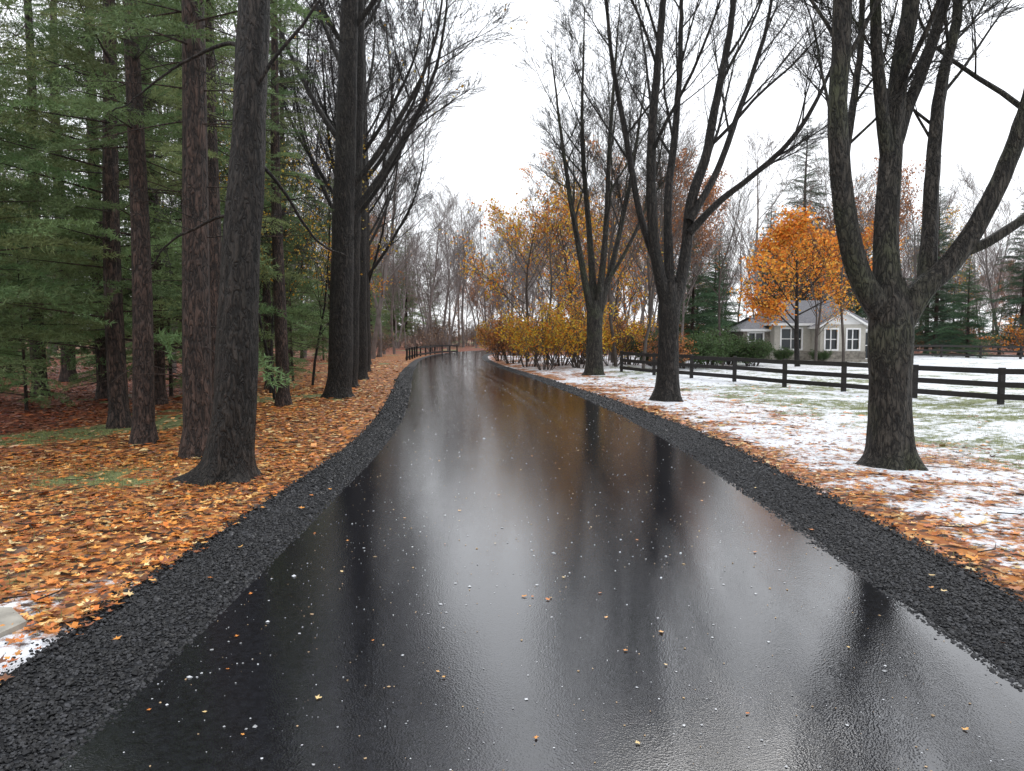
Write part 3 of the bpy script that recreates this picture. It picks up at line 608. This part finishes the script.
# ---------------------------------------------------------------- house
def house():
    M_w=simple('house_siding',(.45,.43,.38),.8,.12,6,.1); M_r=simple('roof_shingles',(.15,.15,.16),.85,.3,9,.3)
    M_t=simple('white_trim',(.8,.8,.79),.5,.05,3,0); M_s=simple('stone_wall',(.24,.22,.19),.85,.5,5,.8)
    g,nt,b=newmat('window_glass'); b.inputs['Base Color'].default_value=(.02,.025,.03,1); b.inputs['Roughness'].default_value=.08
    E=bpy.data.objects.new('house',None); scene.collection.objects.link(E); E.location=(17.3,49.6,gz1(18,50)+.05); E.scale=(.93,.93,.93)
    W=MB();Rf=MB();T=MB();G=MB();S=MB()
    def wall_front(x0,x1,y,z0,z1,ops,th=.2,W=W):
        ops=sorted(ops); x=x0
        for (a,b_,c,d) in ops:
            box(W,x,a,y,y+th,z0,z1); box(W,a,b_,y,y+th,z0,c); box(W,a,b_,y,y+th,d,z1)
            box(G,a,b_,y+.12,y+.14,c,d)
            f=.11
            box(T,a-f,a,y-.04,y-.003,c-f,d+f); box(T,b_,b_+f,y-.04,y-.003,c-f,d+f); box(T,a,b_,y-.04,y-.003,d,d+f); box(T,a,b_,y-.06,y-.003,c-f,c)
            box(T,(a+b_)/2-.04,(a+b_)/2+.04,y+.07,y+.115,c,d); box(T,a,b_,y+.06,y+.11,(c+d)/2-.03,(c+d)/2+.03)
            x=b_
        box(W,x,x1,y,y+th,z0,z1)
    def sides_(x0,x1,y0,y1,z1):
        box(W,x0,x0+.2,y0+.2,y1,0,z1); box(W,x1-.2,x1,y0+.2,y1,0,z1); box(W,x0+.2,x1-.2,y1-.2,y1,0,z1)
    def roofx(x0,x1,y0,y1,z,h,o=.35):
        ym=(y0+y1)/2; hip=1.3
        v=[(x0-o,y0-o,z),(x1+o,y0-o,z),(x1+o,y1+o,z),(x0-o,y1+o,z),(x0+hip,ym,z+h),(x1-hip,ym,z+h)]
        v+= [(a,b_,c-.16) for a,b_,c in v[:4]]
        Rf.add(v,[(0,1,5,4),(2,3,4,5)]); Rf.add(v,[(1,2,5),(3,0,4)])
        T.add(v,[(0,6,7,1),(1,7,8,2),(2,8,9,3),(3,9,6,0),(9,8,7,6)])
    def roofy(x0,x1,y0,y1,z,h,o=.3):
        xm=(x0+x1)/2; yf=y0-o
        v=[(x0-o,yf,z-.1),(xm,yf,z+h),(x1+o,yf,z-.1),(x0-o,y1,z-.1),(xm,y1,z+h),(x1+o,y1,z-.1)]
        Rf.add(v,[(0,1,4,3),(1,2,5,4)]); v2=[(a,b_,c-.14) for a,b_,c in v]
        T.add(v+v2,[(0,6,7,1),(1,7,8,2),(0,3,9,6),(2,8,11,5),(6,9,10,7),(7,10,11,8)])
        T.add([(x0,y0+.05,z),(x1,y0+.05,z),(xm,y0+.05,z+h-.15)],[(0,1,2)])
    wall_front(0,6.4,0,0,2.6,[(.5,1.9,.8,2.2)]); sides_(0,6.4,0,6,2.6); roofx(0,6.4,0,6,2.6,1.75)
    wall_front(2.6,5.7,-1.6,0,2.5,[(2.95,3.75,.8,2.15),(4.45,5.25,.8,2.15)]); box(W,2.6,2.8,-1.4,0,0,2.5); box(W,5.5,5.7,-1.4,0,0,2.5); roofy(2.6,5.7,-1.6,2.2,2.45,1.0)
    wall_front(-1.9,-.003,1.0,0,2.2,[(-1.5,-.5,.7,1.9)],W=S); box(S,-1.9,-1.7,1.2,5,0,2.2); roofx(-1.9,.3,1.0,5,2.2,.9,.25)
    wall_front(6.403,8.2,1.2,0,2.2,[(6.75,7.85,.1,1.95)],W=T); box(T,8.0,8.2,1.4,5,0,2.2); roofx(6.2,8.2,1.2,5,2.2,.8,.25)
    box(S,4.9,5.5,3.1,3.7,3.6,5.0); box(S,4.85,5.55,3.05,3.75,5.0,5.1)
    box(S,2.4,6,-2.6,-1.65,-.2,.12); box(S,2.58,5.72,-1.64,-1.61,0,.65); box(S,-.0,2.58,-.04,-.01,0,.65)
    for nm,mb_,mt in [('walls',W,M_w),('roof',Rf,M_r),('trim',T,M_t),('windows',G,g),('chimney_and_stonework',S,M_s)]:
        link(nm,mb_.mesh(nm,[mt]),parent=E)
house()
# ---------------------------------------------------------------- stone slab at left
mb=MB(); M_sl=simple('concrete_slab',(.30,.28,.24),.7,.3,9,.4)
v=np.array([(-3.9,3.7,.0),(-2.93,3.95,0),(-2.86,4.32,0),(-3.1,4.55,0),(-4.1,4.5,0)]); z0=gz1(-3.1,4.2)+.0
top=v+[0,0,z0+.03]; bot=v+[0,0,z0-.1]
mb.add(np.vstack([top,bot]),[(5,6,1,0),(6,7,2,1),(7,8,3,2),(8,9,4,3),(9,5,0,4)]); mb.add(top,[(0,1,2),(0,2,3),(0,3,4)])
mb.obj('stone_slab',[M_sl])
# ---------------------------------------------------------------- world, sun, camera
w=bpy.data.worlds.new("World"); scene.world=w; w.use_nodes=True; nt=w.node_tree; L=nt.links; bg=nt.nodes['Background']
sky=N(nt,'ShaderNodeTexSky',sky_type='NISHITA'); sky.sun_disc=False; sky.sun_elevation=R(40); sky.sun_rotation=R(20)
hs=N(nt,'ShaderNodeHueSaturation'); hs.inputs['Saturation'].default_value=.25; hs.inputs['Value'].default_value=1; L.new(sky.outputs[0],hs.inputs['Color'])
tc=N(nt,'ShaderNodeTexCoord'); sx=N(nt,'ShaderNodeSeparateXYZ'); L.new(tc.outputs['Generated'],sx.inputs[0])
r=ramp(nt,[(0,(9.6,9.8,10.1)),(.5,(13.6,14.0,14.8)),(1,(17,17.4,18.3))]); L.new(sx.outputs[2],r.inputs[0])
mx=N(nt,'ShaderNodeMix',data_type='RGBA'); mx.inputs[0].default_value=.9; L.new(hs.outputs[0],mx.inputs[6]); L.new(r.outputs[0],mx.inputs[7])
L.new(mx.outputs[2],bg.inputs[0]); bg.inputs[1].default_value=.134
sl=bpy.data.lights.new('sun','SUN'); sl.energy=.6; sl.angle=R(25); sl.color=(1,.97,.93); so=bpy.data.objects.new('sun',sl); scene.collection.objects.link(so); so.rotation_euler=(R(50),0,R(-20+180))
cam=bpy.data.cameras.new('camera'); co=bpy.data.objects.new('camera',cam); scene.collection.objects.link(co); scene.camera=co
cam.lens=26.4; cam.sensor_width=36; cam.clip_end=2000; cam.clip_start=.05
co.location=(0,0,1.7); co.rotation_euler=(R(90-3.85),0,0)
scene.view_settings.view_transform='Standard'; scene.view_settings.look='None'; scene.view_settings.exposure=0
print('OBJ',len(bpy.data.objects))
